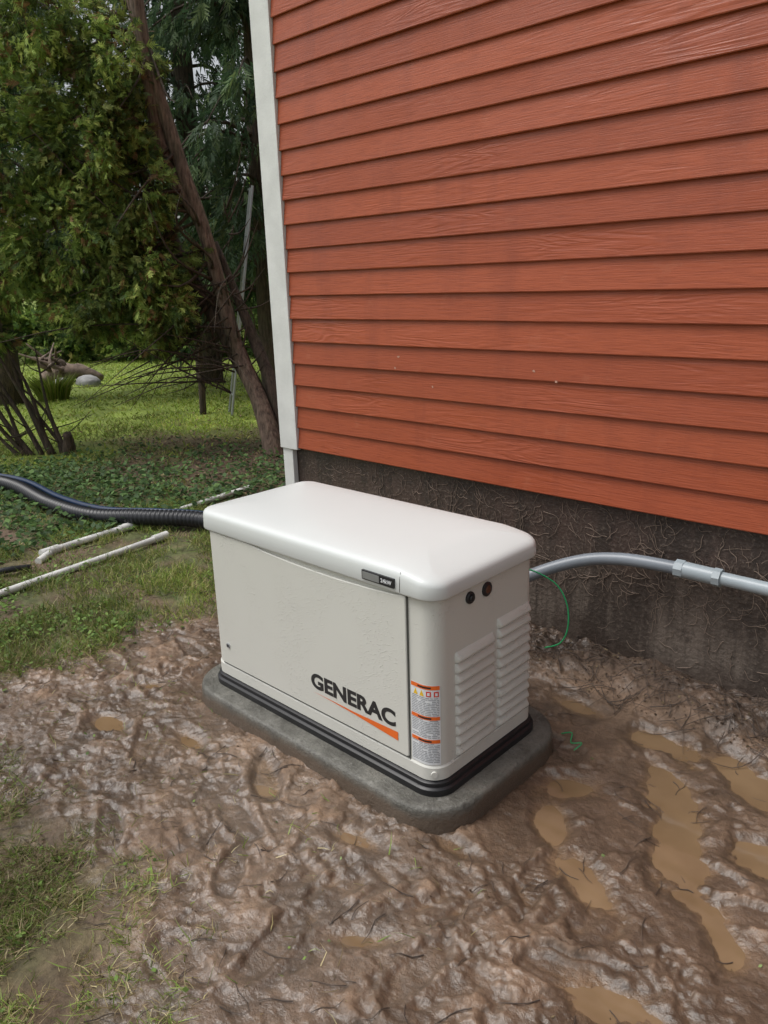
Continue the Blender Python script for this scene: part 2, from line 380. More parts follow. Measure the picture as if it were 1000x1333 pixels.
boards("siding_front",'y',D,-3.602,5.2,-1,Z0,5.3)
boards("siding_side",'x',-3.735,D+.12,9,-1,Z0,5.3)
b=MB();b.box(-3.73,5.2,D+.001,9,Z0+.01,5.4);obj("wall_core",b.mesh("wall_core"),house,[M_side])
b=MB();b.box(-3.70,5.2,D+.015,8.98,-.4,Z0+.008);obj("foundation",b.mesh("foundation"),house,[M_found])
b=MB();b.box(-3.765,-3.604,D-.036,D+.0,Z0-.01,5.35);b.box(-3.768,-3.737,D-.03,D+.12,Z0-.01,5.35)
o=obj("corner_trim",b.mesh("corner_trim"),house,[M_trim]);bevel(o,.003)
b=MB();b.box(-3.757,-3.664,D-.024,D+.013,-.1,Z0-.012);o=obj("corner_post",b.mesh("corner_post"),house,[M_trim]);bevel(o,.004)
b=MB()
for s in (-1,1):
    yc=6.0;y0=D-.5 if s<0 else 9.5;
    b.add([(-4.1,y0,5.15),(5.6,y0,5.15),(5.6,yc,7.3),(-4.1,yc,7.3),(-4.1,y0,5.3),(5.6,y0,5.3),(5.6,yc,7.45),(-4.1,yc,7.45)],[(0,1,2,3),(7,6,5,4),(0,4,5,1),(1,5,6,2),(0,3,7,4)])
obj("roof",b.mesh("roof"),house,[M_roof])
b=MB();b.add([(-3.731,D,5.3),(-3.731,9,5.3),(-3.731,6,7.2)],[(0,1,2)]);b.add([(5.2,D,5.3),(5.2,9,5.3),(5.2,6,7.2)],[(0,1,2)]);obj("gables",b.mesh("gables"),house,[M_side])
b=MB()
for x,z in [(-2.75,1.36),(-2.52,1.22),(-1.92,1.33),(-1.80,1.29),(-2.77,1.30)]:
    k=int((z-Z0)/EX);zf=(z-Z0-k*EX)/EX;y=D-.0268+.0165*zf-.0025;q=[]
    for j in range(8):
        r=.009*random.uniform(.4,1.2);q.append((x+r*math.cos(j*.785),y,z+r*math.sin(j*.785)*.8))
    b.add(q,[tuple(range(8))])
obj("paint_nicks",b.mesh("paint_nicks"),house,[simple("bare_wood",(.48,.27,.2),.8)])
b=MB()
for i in range(600):
    x=random.uniform(-3.5,-.1);z=random.uniform(.35,.76) if random.random()<.8 else random.uniform(.05,.5);pts=[];a=random.uniform(-2.6,-.5)
    for k in range(5):
        pts.append((x,D+.011,z));a+=random.uniform(-.8,.8);x+=.022*math.cos(a)*random.uniform(.5,1.6);z+=.022*math.sin(a)*random.uniform(.5,1.6);z=min(z,.755)
    b.tube(pts,[random.uniform(.0006,.0015)]*5,4,sub=2)
obj("vine_roots",b.mesh("vine_roots"),house,[M_root])

# ------------------------------------------------------------------ pad
b=MB()
prof=[(0.0,-.06),(.0,.0),(-.005,.07),(-.008,.081),(-.013,.0865),(-.022,.0885),(-.06,.089)]
b.loft([rrect(PX0,PX1,PY0,PY1,.2,z,12,o) for o,z in prof],m=0)
me=b.mesh("concrete_pad",True,50);obj("concrete_pad",me,None,[M_pad])

# ------------------------------------------------------------------ generator
gen=empty("standby_generator",(0,0,0))
R0=.065
b=MB();b.loft([rrect(GX0,GX1,GY0,GY1,R0,z,10,o) for o,z in [(.022,.086),(.024,.09),(.024,.112),(.018,.117),(.014,.118),(.014,.132),(.008,.136),(-.02,.137)]])
obj("base_frame",b.mesh("base_frame",True,35),gen,[M_rub])
b=MB();b.loft([rrect(GX0,GX1,GY0,GY1,R0,z,10,o) for o,z in [(.002,.138),(.005,.14),(.005,.185),(.0,.192),(-.002,.5),(-.004,.815)]])
obj("enclosure_body",b.mesh("enclosure_body",True,35),gen,[M_gen])
xs_=-1.514
b=MB()
def door(x0,x1,z0,z1,y0,y1):
    r=.010;P=[]
    for cx,cz,a in ((x1-r,z0+r,-90),(x1-r,z1-r,0)):
        for i in range(4):
            t=rad(a+30*i);P.append((cx+r*math.cos(t),cz+r*math.sin(t)))
    n=24
    for i in range(1,n):
        x=x1-r-(x1-x0-2*r)*i/n;f=(x-x0)/(x1-x0)
        P.append((x,z1-.020*max(0,math.sin(math.pi*min(1,max(0,(f-.25)/.75))))**.7))
    for cx,cz,a in ((x0+r,z1-r,90),(x0+r,z0+r,180)):
        for i in range(4):
            t=rad(a+30*i);P.append((cx+r*math.cos(t),cz+r*math.sin(t)))
    cx=(x0+x1)/2;cz=(z0+z1)/2;rings=[]
    for s,y in ((0,y1),(0,y0+.0025),(.0025,y0)):
        rings.append([(px-(s if px>cx else -s),y,pz-(s if pz>cz else -s)) for px,pz in P])
    b.loft(rings)
door(-2.585,xs_,.197,.785,GY0-.008,GY0+.004)
o=obj("door_panel",b.mesh("door_panel",True,35),gen,[M_gen])
b=MB();b.box(xs_+.0008,xs_+.003,GY0-.0035,GY0+.002,.14,.80);b.box(-2.58,xs_,GY0-.0065,GY0+.001,.1935,.196)
b.box(GX1-.001,GX1+.002,GY0+.09,GY1-.03,.1885,.1905)
obj("panel_seams",b.mesh("panel_seams"),gen,[M_dark])
b=MB()
def louv(y0,y1,zb,nz,pitch):
    xf=GX1-.003
    for i in range(nz):
        z=zb+i*pitch
        pr=[(xf-.004,z+pitch*.93),(xf+.003,z+pitch*.86),(xf+.0175,z+.012),(xf+.0175,z+.006),(xf+.013,z+.001),(xf-.004,z+.004)]
        rings=[]
        for y,k in ((y0,.0),(y0+.007,.8),(y0+.014,1),(y1-.014,1),(y1-.007,.8),(y1,.0)):
            rings.append([(xf+(px-xf)*k if px>xf else px,y,pz) for px,pz in pr])
        b.loft(rings)
louv(1.762,1.978,.198,10,.0385);louv(1.996,2.195,.198,11,.0385)
o=obj("louvres",b.mesh("louvres",True,40),gen,[M_gen])
b=MB();lr=.06
prof=[(.006,.790),(.014,.791),(.0165,.796),(.0145,.845),(.0125,.856),(.008,.8635),(.000,.869),(-.012,.8725)]
def dens(r,n=12,k=26):
    out=[];N_=n+1
    for i in range(4*N_):
        a=r[i];out.append(a)
        if (i+1)%N_==0:
            c=r[(i+1)%(4*N_)]
            for j in range(1,k): t=j/k;out.append(tuple(a[q]*(1-t)+c[q]*t for q in range(3)))
    return out
rings=[dens(rrect(GX0,GX1,GY0,GY1,lr,z,12,o)) for o,z in prof]
for k in range(1,15):
    o_=-.012-.0193*k;rings.append(dens([ (x,y,.8725+.015*(1-math.exp(-k/4))) for x,y,z in rrect(GX0,GX1,GY0,GY1,max(lr,.0055-o_),.0,12,o_)]))
def slope(p):
    x,y,z=p;s=x+1.535
    t=.5*(s+math.sqrt(s*s+.00004));f=min(1,max(0,(z-.80)/.06))
    return (x,y,z-f*(.15*t))
rings=[[slope(q) for q in r] for r in rings]
b.loft(rings)
me=b.mesh("lid",True,60);o=obj("lid",me,gen,[M_lid])
b=MB()
b.tube([(-1.528,GY0-.0165,.797),(-1.528,GY0-.0145,.840),(-1.528,GY0-.008,.8625)],[.0011]*3,5);obj("lid_seam",b.mesh("lid_seam"),gen,[M_dark])
b=MB();b.box(-1.690,-1.548,GY0-.0225,GY0-.012,.806,.838,0);b.box(-1.686,-1.611,GY0-.0237,GY0-.0224,.810,.834,1)
o=obj("badge",b.mesh("badge"),gen,[M_ink,M_chrome])
def disc(b,x,y,z,r,dx,m,n=20):
    ring=lambda xx,rr:[(xx,y+rr*math.cos(2*math.pi*i/n),z+rr*math.sin(2*math.pi*i/n)) for i in range(n)]
    b.loft([ring(x,r),ring(x+dx*.7,r),ring(x+dx,r*.85)],m=m)
b=MB();xf=GX1-.006
disc(b,xf,1.842,.748,.021,.012,0);disc(b,xf+.008,1.842,.748,.012,.010,0)
disc(b,xf,1.935,.748,.0255,.010,0);disc(b,xf+.006,1.935,.748,.014,.006,1)
obj("knockout_plugs",b.mesh("knockout_plugs",True,40),gen,[M_rub,M_hole])
b=MB();n=16
for r,y0,y1,mm in ((.011,GY0-.006,GY0-.012,0),(.006,GY0-.009,GY0-.0135,1)):
    b.loft([[(-2.53+r*math.cos(2*math.pi*i/n),y,.288+r*math.sin(2*math.pi*i/n)) for i in range(n)] for y in (y0,y1)],m=mm)
obj("door_lock",b.mesh("door_lock"),gen,[M_chrome,M_ink])
def text(name,s,x0,x1,z0,z1,y,mat,off=.0,shear=0):
    c=bpy.data.curves.new(name,'FONT');c.body=s;c.size=1;c.offset=off;c.extrude=.002;c.shear=shear
    o=bpy.data.objects.new(name,c);col.objects.link(o)
    dg=bpy.context.evaluated_depsgraph_get();dg.update()
    me=bpy.data.meshes.new_from_object(o.evaluated_get(dg));bpy.data.objects.remove(o)
    v=np.array([q.co[:] for q in me.vertices]);mn=v.min(0);mx=v.max(0)
    for q in me.vertices:
        u=(q.co.x-mn[0])/(mx[0]-mn[0]);w=(q.co.y-mn[1])/(mx[1]-mn[1])
        q.co=(x0+u*(x1-x0),y-(.0006 if q.co.z>0 else 0),z0+w*(z1-z0))
    me.materials.clear();return obj(name,me,gen,[mat])
text("brand_lettering","GENERAC",-2.000,-1.570,.288,.352,GY0-.0084,M_ink,.04)
text("badge_text","24kW",-1.604,-1.556,.815,.829,GY0-.0228,M_lab,.02)
b=MB();y=GY0-.0094
b.add([(-1.995,y,.2705),(-1.9,y,.2705),(-1.78,y,.2695),(-1.56,y,.276),(-1.56,y,.243),(-1.78,y,.2615),(-1.9,y,.268)],[(0,6,5,2,1),(2,5,4,3)])
obj("brand_swoosh",b.mesh("brand_swoosh"),gen,[M_orange])
b=MB()
def surf(s,off):
    cx=GX1-R0;x=-1.504+s
    if x<=cx: return (x,GY0-off+.001)
    a=(x-cx)/R0;return (cx+(R0+off-.001)*math.sin(a),GY0+R0-(R0+off-.001)*math.cos(a))
def patch(s0,s1,z0,z1,off,m,n=8):
    V=[];F=[]
    for i in range(n+1):
        x,y=surf(s0+(s1-s0)*i/n,off);V+=[(x,y,z0),(x,y,z1)]
    for i in range(n):F.append((2*i,2*i+2,2*i+3,2*i+1))
    b.add(V,F,m)
patch(0,.108,.196,.492,.0022,0)
def rel(f): return .492-.296*f
patch(.002,.106,rel(.055),rel(.005),.003,1)
for k,c in enumerate((4,4,5,5)):
    s=.012+.025*k
    x0,y0=surf(s,.003);x1,y1=surf(s+.018,.003);xm,ym=surf(s+.009,.003)
    if c==4: b.add([(x0,y0,rel(.145)),(x1,y1,rel(.145)),(xm,ym,rel(.07))],[(0,1,2)],4)
    else:
        patch(s,s+.016,rel(.14),rel(.075),.003,5,3);patch(s+.004,s+.012,rel(.125),rel(.09),.0036,0,2)
for f0,f1 in ((.155,.38),(.435,.67),(.725,.985)):
    z=f0
    while z<f1-.012:
        s=.004
        while s<.1:
            wd=random.uniform(.008,.03);e=min(s+wd,.104)
            if random.random()<.9: patch(s,e,rel(z+.009),rel(z),.003,3,3)
            s=e+.003
        z+=.021
patch(.002,.106,rel(.43),rel(.385),.003,1);patch(.002,.106,rel(.72),rel(.675),.003,1)
for f in (.408,.698,.03):
    patch(.03,.078,rel(f+.01),rel(f-.01),.0036,2,4)
obj("warning_label",b.mesh("warning_label"),gen,[M_lab,M_orange,M_ink,M_gray,M_yel,M_redl])
b=MB();x,y=surf(.085,.006);b.tube([(x,y,.163),(x+.0035,y-.0035,.163)],[.012,.011],14,sub=1);obj("corner_cap",b.mesh("corner_cap",True,40),gen,[M_gen])

# ------------------------------------------------------------------ conduit, wire, pipes
con=empty("electrical_conduit")
b=MB();b.tube([(-2.05,2.22,.24),(-1.98,2.45,.30),(-1.82,2.72,.42),(-1.62,2.88,.515),(-1.42,2.935,.560),(-1.15,2.95,.572)],[.0275]*6,16,sub=8)
obj("flex_bend",b.mesh("flex_bend",True),con,[M_cond])
b=MB();b.tube([(-1.12,2.95,.571),(-.6,2.953,.568),(.2,2.953,.565),(2.2,2.953,.56)],[.0275]*4,16,sub=4)
b.tube([(-1.155,2.95,.572),(-1.02,2.95,.571)],[.034,.034],16,sub=1);b.tube([(-1.185,2.95,.572),(-1.15,2.95,.572)],[.0375,.0375],8,sub=1);b.tube([(-1.03,2.95,.571),(-1.0,2.95,.571)],[.0375,.0375],8,sub=1)
b.box(-.5,-.47,2.92,3.04,.53,.61)
obj("rigid_run",b.mesh("rigid_run",True,40),con,[M_cond2])
b=MB();b.tube([(-2.0,2.26,.52),(-1.78,2.62,.53),(-1.66,2.76,.46),(-1.60,2.8,.36),(-1.585,2.8,.24),(-1.62,2.8,.15),(-1.70,2.8,.10)],[.0034]*7,6,sub=6)
obj("ground_wire",b.mesh("ground_wire",True),None,[M_green])
b=MB();b.tube([(-1.34,2.35,.02),(-1.30,2.36,.035),(-1.28,2.32,.02),(-1.24,2.33,.03),(-1.25,2.29,.015)],[.0025]*5,6,sub=5)
obj("wire_scrap",b.mesh("wire_scrap",True),None,[M_green])
def corrugated(name,pts,r,mat,step=.0075):
    P=[Vector(p) for p in pts];Q=[]
    for i in range(len(P)-1):
        p0=P[max(i-1,0)];p1=P[i];p2=P[i+1];p3=P[min(i+2,len(P)-1)];k=int((p2-p1).length/step)
        for j in range(k):
            t=j/k;Q.append(.5*((2*p1)+(p2-p0)*t+(2*p0-5*p1+4*p2-p3)*t*t+(3*p1-p0-3*p2+p3)*t**3))
    b=MB();b.tube(Q,[r*(1 if (i//2)%2 else .88) for i in range(len(Q))],14,sub=1);return obj(name,b.mesh(name,True),None,[mat])
corrugated("corrugated_drain_pipe",[(-10,2.1,.06),(-7.9,2.42,.07),(-7.0,2.50,.10),(-6.2,2.47,.08),(-5.6,2.54,.07),(-5.14,2.72,.10),(-4.7,2.95,.105),(-4.2,3.0,.10),(-3.85,2.93,.08)],.062,M_corr,.009)
b=MB();b.tube([(-10,2.22,.06),(-7.9,2.52,.09),(-7.0,2.60,.125),(-6.2,2.57,.11),(-5.6,2.64,.10),(-5.1,2.82,.13),(-4.7,3.04,.12),(-4.1,3.16,.08)],[.024]*8,12,sub=8);obj("water_hose",b.mesh("water_hose",True),None,[M_blue])
b=MB();b.tube([(-5.12,1.95,.035),(-5.17,2.3,.035),(-5.25,2.9,.035),(-5.40,3.9,.035)],[.024]*4,12);b.tube([(-5.115,1.93,.035),(-5.14,2.06,.035)],[.031,.031],12,sub=1);b.tube([(-5.2,2.55,.035),(-5.215,2.65,.035)],[.031,.031],12,sub=1)
b.tube([(-5.10,1.98,.03),(-5.0,1.86,.03)],[.024,.024],12,sub=1)
obj("pvc_pipe",b.mesh("pvc_pipe",True,50),None,[M_pvc])
b=MB();b.tube([(-4.45,.7,.035),(-4.6,1.46,.035),(-4.68,2.1,.04),(-4.78,2.7,.04)],[.022]*4,12);b.tube([(-4.765,2.58,.04),(-4.785,2.7,.04)],[.029,.029],12,sub=1)
obj("pvc_pipe.001",b.mesh("pvc_pipe2",True,50),None,[M_pvc])
b=MB();b.tube([(-5.6,1.0,.02),(-5.05,1.45,.03),(-4.95,1.62,.05),(-4.93,1.78,.03)],[.02]*4,10);obj("rubber_hose",b.mesh("rubber_hose",True),None,[M_corr])

# ------------------------------------------------------------------ vegetation
PAL_C=np.array([[.34,.44,.11],[.21,.31,.085],[.085,.14,.045],[.45,.51,.15],[.26,.16,.075]])
def crown(blobs,pal,prob,size,k=9,w=.16,droop=.4,sub=26,sg=.17):
    VV=[];CC=[]
    for (c,r,n) in blobs:
        c=np.array(c);r=np.array(r)
        q=norm(RG.normal(size=(sub,3)))*RG.uniform(.35,1.,(sub,1))**.6
        tone=RG.uniform(.45,1.4,sub);pi=RG.integers(0,sub,n)
        P=q[pi]+RG.normal(size=(n,3))*sg
        A=norm(P)*.8+RG.normal(size=(n,3))*.45+np.array([0,0,-droop])
        ci=RG.choice(len(pal),n,p=prob)
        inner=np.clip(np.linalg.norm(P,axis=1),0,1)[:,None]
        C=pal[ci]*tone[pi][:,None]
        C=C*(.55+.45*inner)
        P=c+P*r
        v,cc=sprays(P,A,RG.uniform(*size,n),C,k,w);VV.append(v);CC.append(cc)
    return np.concatenate(VV),np.concatenate(CC)
cedar=empty("cedar_tree",(0,0,0))
b=MB()
b.tube([(-6.42,5.02,-.1),(-6.60,5.03,.45),(-6.98,5.02,1.15),(-7.14,4.9,2.16),(-7.32,4.75,3.05),(-7.52,4.61,4.1),(-7.8,4.5,5.6)],[.13,.095,.08,.072,.07,.065,.05],12,jit=.08)
b.tube([(-7.18,4.84,2.4),(-7.42,4.66,3.0),(-7.48,4.6,3.9),(-7.45,4.5,5.5)],[.05,.065,.07,.055],10,jit=.08)
obj("trunk",b.mesh("cedar_trunk",True),cedar,[M_bark])
b=MB()
b.tube([(-6.5,5.1,-.1),(-6.72,5.12,.5),(-7.1,5.0,1.2),(-7.4,4.8,1.9),(-7.7,4.6,2.8),(-7.9,4.4,3.8)],[.12,.10,.085,.07,.06,.04],10,jit=.08)
b.tube([(-6.45,5.15,-.1),(-6.6,5.2,.6),(-6.95,5.2,1.3),(-7.3,5.1,2.2)],[.1,.08,.06,.03],8,jit=.08)
for i in range(60):
    t=random.uniform(.1,.95);a=Vector((-7.0,5.0,1.1)).lerp(Vector((-7.6,4.6,4.6)),t)
    e=Vector((-7.9+random.gauss(0,.6),4.1+random.gauss(0,.4),2.0+t*1.6+random.gauss(0,.5)));mid=a.lerp(e,.5)+Vector((random.gauss(0,.1),random.gauss(0,.1),random.uniform(-.25,.1)))
    b.tube([a,mid,e],[.020,.012,.003],5,sub=4)
for i in range(60):
    e=Vector((-7.5+random.gauss(0,.5),4.6+random.gauss(0,.5),random.uniform(.5,1.4)));a=Vector((-7.1+random.gauss(0,.2),4.9,random.uniform(.6,1.9)));mid=a.lerp(e,.5)+Vector((random.gauss(0,.08),0,random.uniform(-.05,.2)))
    b.tube([a,mid,e],[.011,.007,.002],4,sub=4)
for i in range(16):
    a=Vector((-6.9,5.0,random.uniform(.7,2.6)));e=a+Vector((random.uniform(.0,.35),random.uniform(-.1,.5),random.uniform(.1,.6)));b.tube([a,a.lerp(e,.5)+Vector((0,0,-.06)),e],[.012,.008,.002],4,sub=4)
obj("limbs",b.mesh("cedar_limbs",True),cedar,[M_barkd])
blobs=[((-7.85,4.15,3.25),(.7,.62,.7),5000),((-8.15,3.9,2.3),(.8,.68,.6),4800),((-7.55,4.35,2.0),(.52,.48,.55),3000),((-8.55,3.6,3.2),(.75,.7,.95),4200),((-7.45,4.45,1.55),(.40,.42,.42),1700),((-8.0,4.0,1.6),(.58,.5,.34),2100),((-8.2,3.95,4.2),(.8,.65,.55),3200),((-9.0,3.5,4.7),(.75,.75,.6),2000),((-7.5,4.3,2.7),(.40,.42,.5),1800),((-8.9,3.3,2.0),(.65,.55,.45),1700),((-7.6,4.3,3.9),(.45,.45,.5),1300)]
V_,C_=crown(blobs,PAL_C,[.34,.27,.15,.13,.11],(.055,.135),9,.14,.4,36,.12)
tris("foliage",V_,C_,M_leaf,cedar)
shr=empty("leaning_shrub");b=MB()
for i in range(13):
    u=-.32+.58*i/12+random.uniform(-.04,.04)
    a=Vector((-8.62+.72*u,3.50+.69*u,-.05));l=random.uniform(-.55,.35)
    e=Vector((-8.95+.72*(u*1.6+l-.2),3.25+.69*(u*1.6+l-.2),random.uniform(.8,1.9)))
    m_=a.lerp(e,.45)+Vector((random.gauss(0,.08),random.gauss(0,.08),random.uniform(-.2,.08)))
    b.tube([a,m_,e],[random.uniform(.018,.036),random.uniform(.012,.022),.005],7,jit=.12,sub=5)
    for j in range(3):
        t=random.uniform(.3,.9);q=a.lerp(m_,t) if t<.5 else m_.lerp(e,t);w_=q+Vector((random.gauss(0,.22),random.gauss(0,.22),random.uniform(.1,.4)))
        b.tube([q,q.lerp(w_,.5)+Vector((0,0,-.03)),w_],[.009,.006,.002],4,sub=3)
b.tube([(-8.42,3.66,-.05),(-8.38,3.66,.12),(-8.34,3.64,.24)],[.08,.065,.045],9,jit=.12)
obj("stems",b.mesh("shrub_stems",True),shr,[M_barkd])
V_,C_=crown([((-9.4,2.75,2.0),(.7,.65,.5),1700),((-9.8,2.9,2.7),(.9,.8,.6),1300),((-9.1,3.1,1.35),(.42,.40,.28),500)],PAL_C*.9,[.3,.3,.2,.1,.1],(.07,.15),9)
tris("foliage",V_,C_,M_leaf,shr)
PAL_D=np.array([[.080,.14,.068],[.048,.09,.044],[.12,.185,.08],[.14,.195,.075]])
def conifer_mesh(seed,Ht=13,z0=1.2,Rm=3.0,nb=85):
    rg=random.Random(seed);b=MB()
    b.tube([(0,0,-.2),(.05,0,Ht*.3),(0,.08,Ht*.65),(0,0,Ht)],[.26,.2,.12,.02],12,jit=.05)
    P=[];A=[];C=[]
    for i in range(nb):
        z=z0+(Ht-z0)*(i/nb)**1.15;L=Rm*(1-(z/Ht)**1.3)*rg.uniform(.5,1.1)+.2;a=rg.uniform(0,6.283)
        d=Vector((math.cos(a),math.sin(a),0));dr=rg.uniform(.15,.45)
        pts=[Vector((0,0,z)),Vector((0,0,z))+d*L*.5+Vector((0,0,.06*L)),Vector((0,0,z))+d*L+Vector((0,0,-dr*L))]
        b.tube(pts,[.035,.02,.005],4,sub=3);tone=rg.uniform(.5,1.4)
        for s in range(int(36+36*L/Rm)):
            t=rg.uniform(.15,1);q=pts[0].lerp(pts[1],t*2) if t<.5 else pts[1].lerp(pts[2],t*2-1)
            side=Vector((-d.y,d.x,0))*rg.gauss(0,.14*L*(1.1-t)+.05)
            P.append(q+side+Vector((0,0,rg.uniform(-.22,.04))));A.append(d*.5+side.normalized()*.5+Vector((0,0,-1.1+rg.gauss(0,.3))));C.append(tone)
    P=np.array([p[:] for p in P]);A=np.array([p[:] for p in A]);n=len(P)
    col_=PAL_D[RG.choice(4,n,p=[.4,.3,.2,.1])]*np.array(C)[:,None]
    v,c=sprays(P,A,RG.uniform(.16,.36,n),col_,8,.12,.6)
    return b.mesh("conifer_trunk",True),v,c
for i,(x,y,s,Rm,z0,nb) in enumerate([(-9.75,7.75,11,2.3,1.6,135),(-12.6,8.4,22,2.9,2.0,135),(-13.5,13.6,33,2.8,1.0,90),(-20.5,9.4,44,2.8,2.6,90),(-9.9,11.8,55,2.6,.6,90),(-13.2,4.9,66,2.4,3.2,110)]):
    e=empty("conifer_tree" if i==0 else "conifer_tree.%03d"%i)
    tm,v,c=conifer_mesh(s,13,z0,Rm,nb)
    o=obj("trunk",tm,e,[M_barkd]);o2=tris("needles",v,c,M_leaf,e);e.location=(x,y,0)
b=MB()
b.tube([(-9.42,6.11,-.05),(-9.40,6.13,.7),(-9.36,6.12,1.5),(-9.5,6.05,2.3)],[.05,.045,.035,.02],8,jit=.05)
for i in range(9):
    z=random.uniform(.6,2.1);b.tube([(-9.38,6.12,z),(-9.38+random.gauss(0,.3),6.12+random.gauss(0,.3),z+random.uniform(.2,.5))],[.012,.004],4)
obj("sapling",b.mesh("sapling",True),None,[M_barkd])
PAL_H=np.array([[.22,.33,.08],[.12,.20,.06],[.31,.38,.10],[.36,.33,.10],[.07,.12,.04]])
bl=[]
for i in range(26):
    t=i/25;x=-27+t*15;y=4.0+t*12+random.uniform(-.5,.5);h=random.uniform(.7,1.2)
    bl.append(((x,y,h*.7),(1.0,1.0,h),650))
V_,C_=crown(bl,PAL_H,[.35,.25,.2,.05,.15],(.12,.3),7,.3,.0,20,.17)
tris("hedge",V_,C_,M_leaf)
bl=[((-24.5,5.6,.9),(1.6,1.2,1.1),900),((-27,6.6,1.1),(1.6,1.4,1.3),900),((-22.5,6.0,.5),(1.,1.,.7),500)]
V_,C_=crown(bl,np.array([[.36,.28,.11],[.27,.22,.09],[.22,.24,.08]]),[.4,.3,.3],(.15,.3),7,.25,0,20)
tris("autumn_shrubs",V_,C_,M_leaf)
bl=[]
for i in range(20):
    t=i/19;x=-60+t*36;y=10+t*32+random.uniform(-2,2);h=random.uniform(2.2,4.6)
    bl.append(((x,y,h*.8),(2.8,2.8,h),600))
V_,C_=crown(bl,PAL_H*.9,[.3,.3,.15,.05,.2],(.4,.9),6,.35,.1,24)
tris("distant_tree_line",V_,C_,M_leaf)

def blades(name,x0,x1,y0,y1,n,hr,wr,dens,pal,lean=.5,mat=None):
    x=RG.uniform(x0,x1,n);y=RG.uniform(y0,y1,n);k=RG.random(n)<dens(x,y);x=x[k];y=y[k];n=len(x)
    z=ground_h(x,y)-.004;P=np.stack([x,y,z],-1)
    up=norm(np.stack([RG.normal(size=n)*lean,RG.normal(size=n)*lean,np.ones(n)],-1))
    s=norm(np.cross(up,RG.normal(size=(n,3))));h=RG.uniform(*hr,n)[:,None];w=RG.uniform(*wr,n)[:,None]
    tone=(1+1.4*fbm(x,y,1.3,3,2))[:,None]
    C=pal[RG.integers(0,len(pal),n)]*tone*RG.uniform(.7,1.3,(n,1))
    bend=norm(up+np.stack([RG.normal(size=n),RG.normal(size=n),-.3*np.ones(n)],-1)*.6)
    mid=P+up*h*.55;tip=mid+bend*h*.5
    V=np.concatenate([np.stack([P-s*w*.5,P+s*w*.5,mid+s*w*.4],1),np.stack([P-s*w*.5,mid+s*w*.4,mid-s*w*.4],1),np.stack([mid-s*w*.4,mid+s*w*.4,tip],1)])
    return V,np.concatenate([C,C,C])
def dnear(x,y):
    mud,lit,tr,lawn=zones(x,y);c=fbm(x,y,3.5,4,5)
    return np.clip((1-mud)**1.5*(.5+2.6*c)*(1-tr)*(1-.8*lit),0,1)
def dbl(x,y):
    mud,lit,tr,lawn=zones(x,y);c=fbm(x,y,6.5,5,5,.6)
    return np.clip((1-mud)**.8*(.22+3.4*c+.5*(1-sst(.35,.85,y+.35*(x+2.2)))),.004,1)
G1=np.array([[.19,.27,.055],[.26,.34,.07],[.12,.19,.045],[.38,.36,.15],[.29,.28,.10]])
G2=np.array([[.30,.26,.12],[.22,.28,.07],[.44,.38,.22],[.15,.20,.05],[.33,.26,.15],[.20,.29,.06]])
G3=np.array([[.28,.38,.06],[.34,.43,.075],[.21,.30,.05],[.39,.40,.11]])
parts=[blades("",-5.6,-3.1,.5,3.3,75000,(.03,.10),(.003,.006),dnear,G1,.7),
       blades("",-3.8,-1.0,.25,1.6,150000,(.025,.08),(.0018,.004),dbl,G2,1.5),
       blades("",-10,-5.4,.5,6,26000,(.04,.10),(.005,.009),dnear,G1,.6)]
tris("grass",np.concatenate([p[0] for p in parts]),np.concatenate([p[1] for p in parts]),M_grass)
v,c=blades("",-24,-7,2,15,80000,(.04,.085),(.012,.022),lambda x,y:np.clip(zones(x,y)[3]*(1-.9*zones(x,y)[1])*(.7+1.9*fbm(x,y,.9,4,3)),0,1),G3,.8)
tris("lawn_grass",v,c,M_grass)
def leaves(x0,x1,y0,y1,n,sz,hz,dens,pal,tilt=.5):
    x=RG.uniform(x0,x1,n);y=RG.uniform(y0,y1,n);k=RG.random(n)<dens(x,y);x=x[k];y=y[k];n=len(x)
    P=np.stack([x,y,ground_h(x,y)+RG.uniform(0,hz,n)],-1)
    nr=norm(np.stack([RG.normal(size=n)*tilt,RG.normal(size=n)*tilt,np.ones(n)],-1));a=norm(np.cross(nr,RG.normal(size=(n,3))));b_=np.cross(nr,a)
    s=RG.uniform(*sz,n)[:,None];C=pal[RG.integers(0,len(pal),n)]*RG.uniform(.6,1.4,(n,1))
    V=np.concatenate([np.stack([P-a*s*.5,P+b_*s*.36,P+a*s*.5],1),np.stack([P-a*s*.5,P+a*s*.5,P-b_*s*.36],1)]);return V,np.concatenate([C,C])
IV=np.array([[.07,.13,.045],[.10,.18,.06],[.14,.24,.075],[.05,.095,.035]])
def div(x,y):
    mud,lit,tr,lawn=zones(x,y);return np.clip((1-mud)*(1-lit*.6)*(1-tr)*(1-lawn)*(.85+1.5*fbm(x,y,2,3,4)),0,1)
def div2(x,y):
    mud,lit,tr,lawn=zones(x,y);return np.clip((1-mud)*(1-tr)*(.30+2.8*fbm(x,y,3,3,1)),0,1)
WD=np.array([[.12,.20,.05],[.17,.28,.065],[.21,.32,.08]])
p1=leaves(-11,-5.2,.5,5.6,34000,(.03,.07),.10,div,IV)
p2=leaves(-5.6,-3.3,.9,3.2,18000,(.012,.036),.05,div2,WD)
p3=leaves(-3.4,-1.2,.3,1.2,4200,(.006,.022),.02,dbl,WD)
tris("ivy_groundcover",np.concatenate([p[0] for p in (p1,p2,p3)]),np.concatenate([p[1] for p in (p1,p2,p3)]),M_leaf)
BR=np.array([[.14,.085,.05],[.22,.15,.09],[.09,.055,.035],[.28,.21,.12]])
q1=leaves(-10,-5.2,1.5,6.5,7000,(.02,.05),.02,lambda x,y:np.clip(zones(x,y)[1]+.08,0,1),BR,.4)
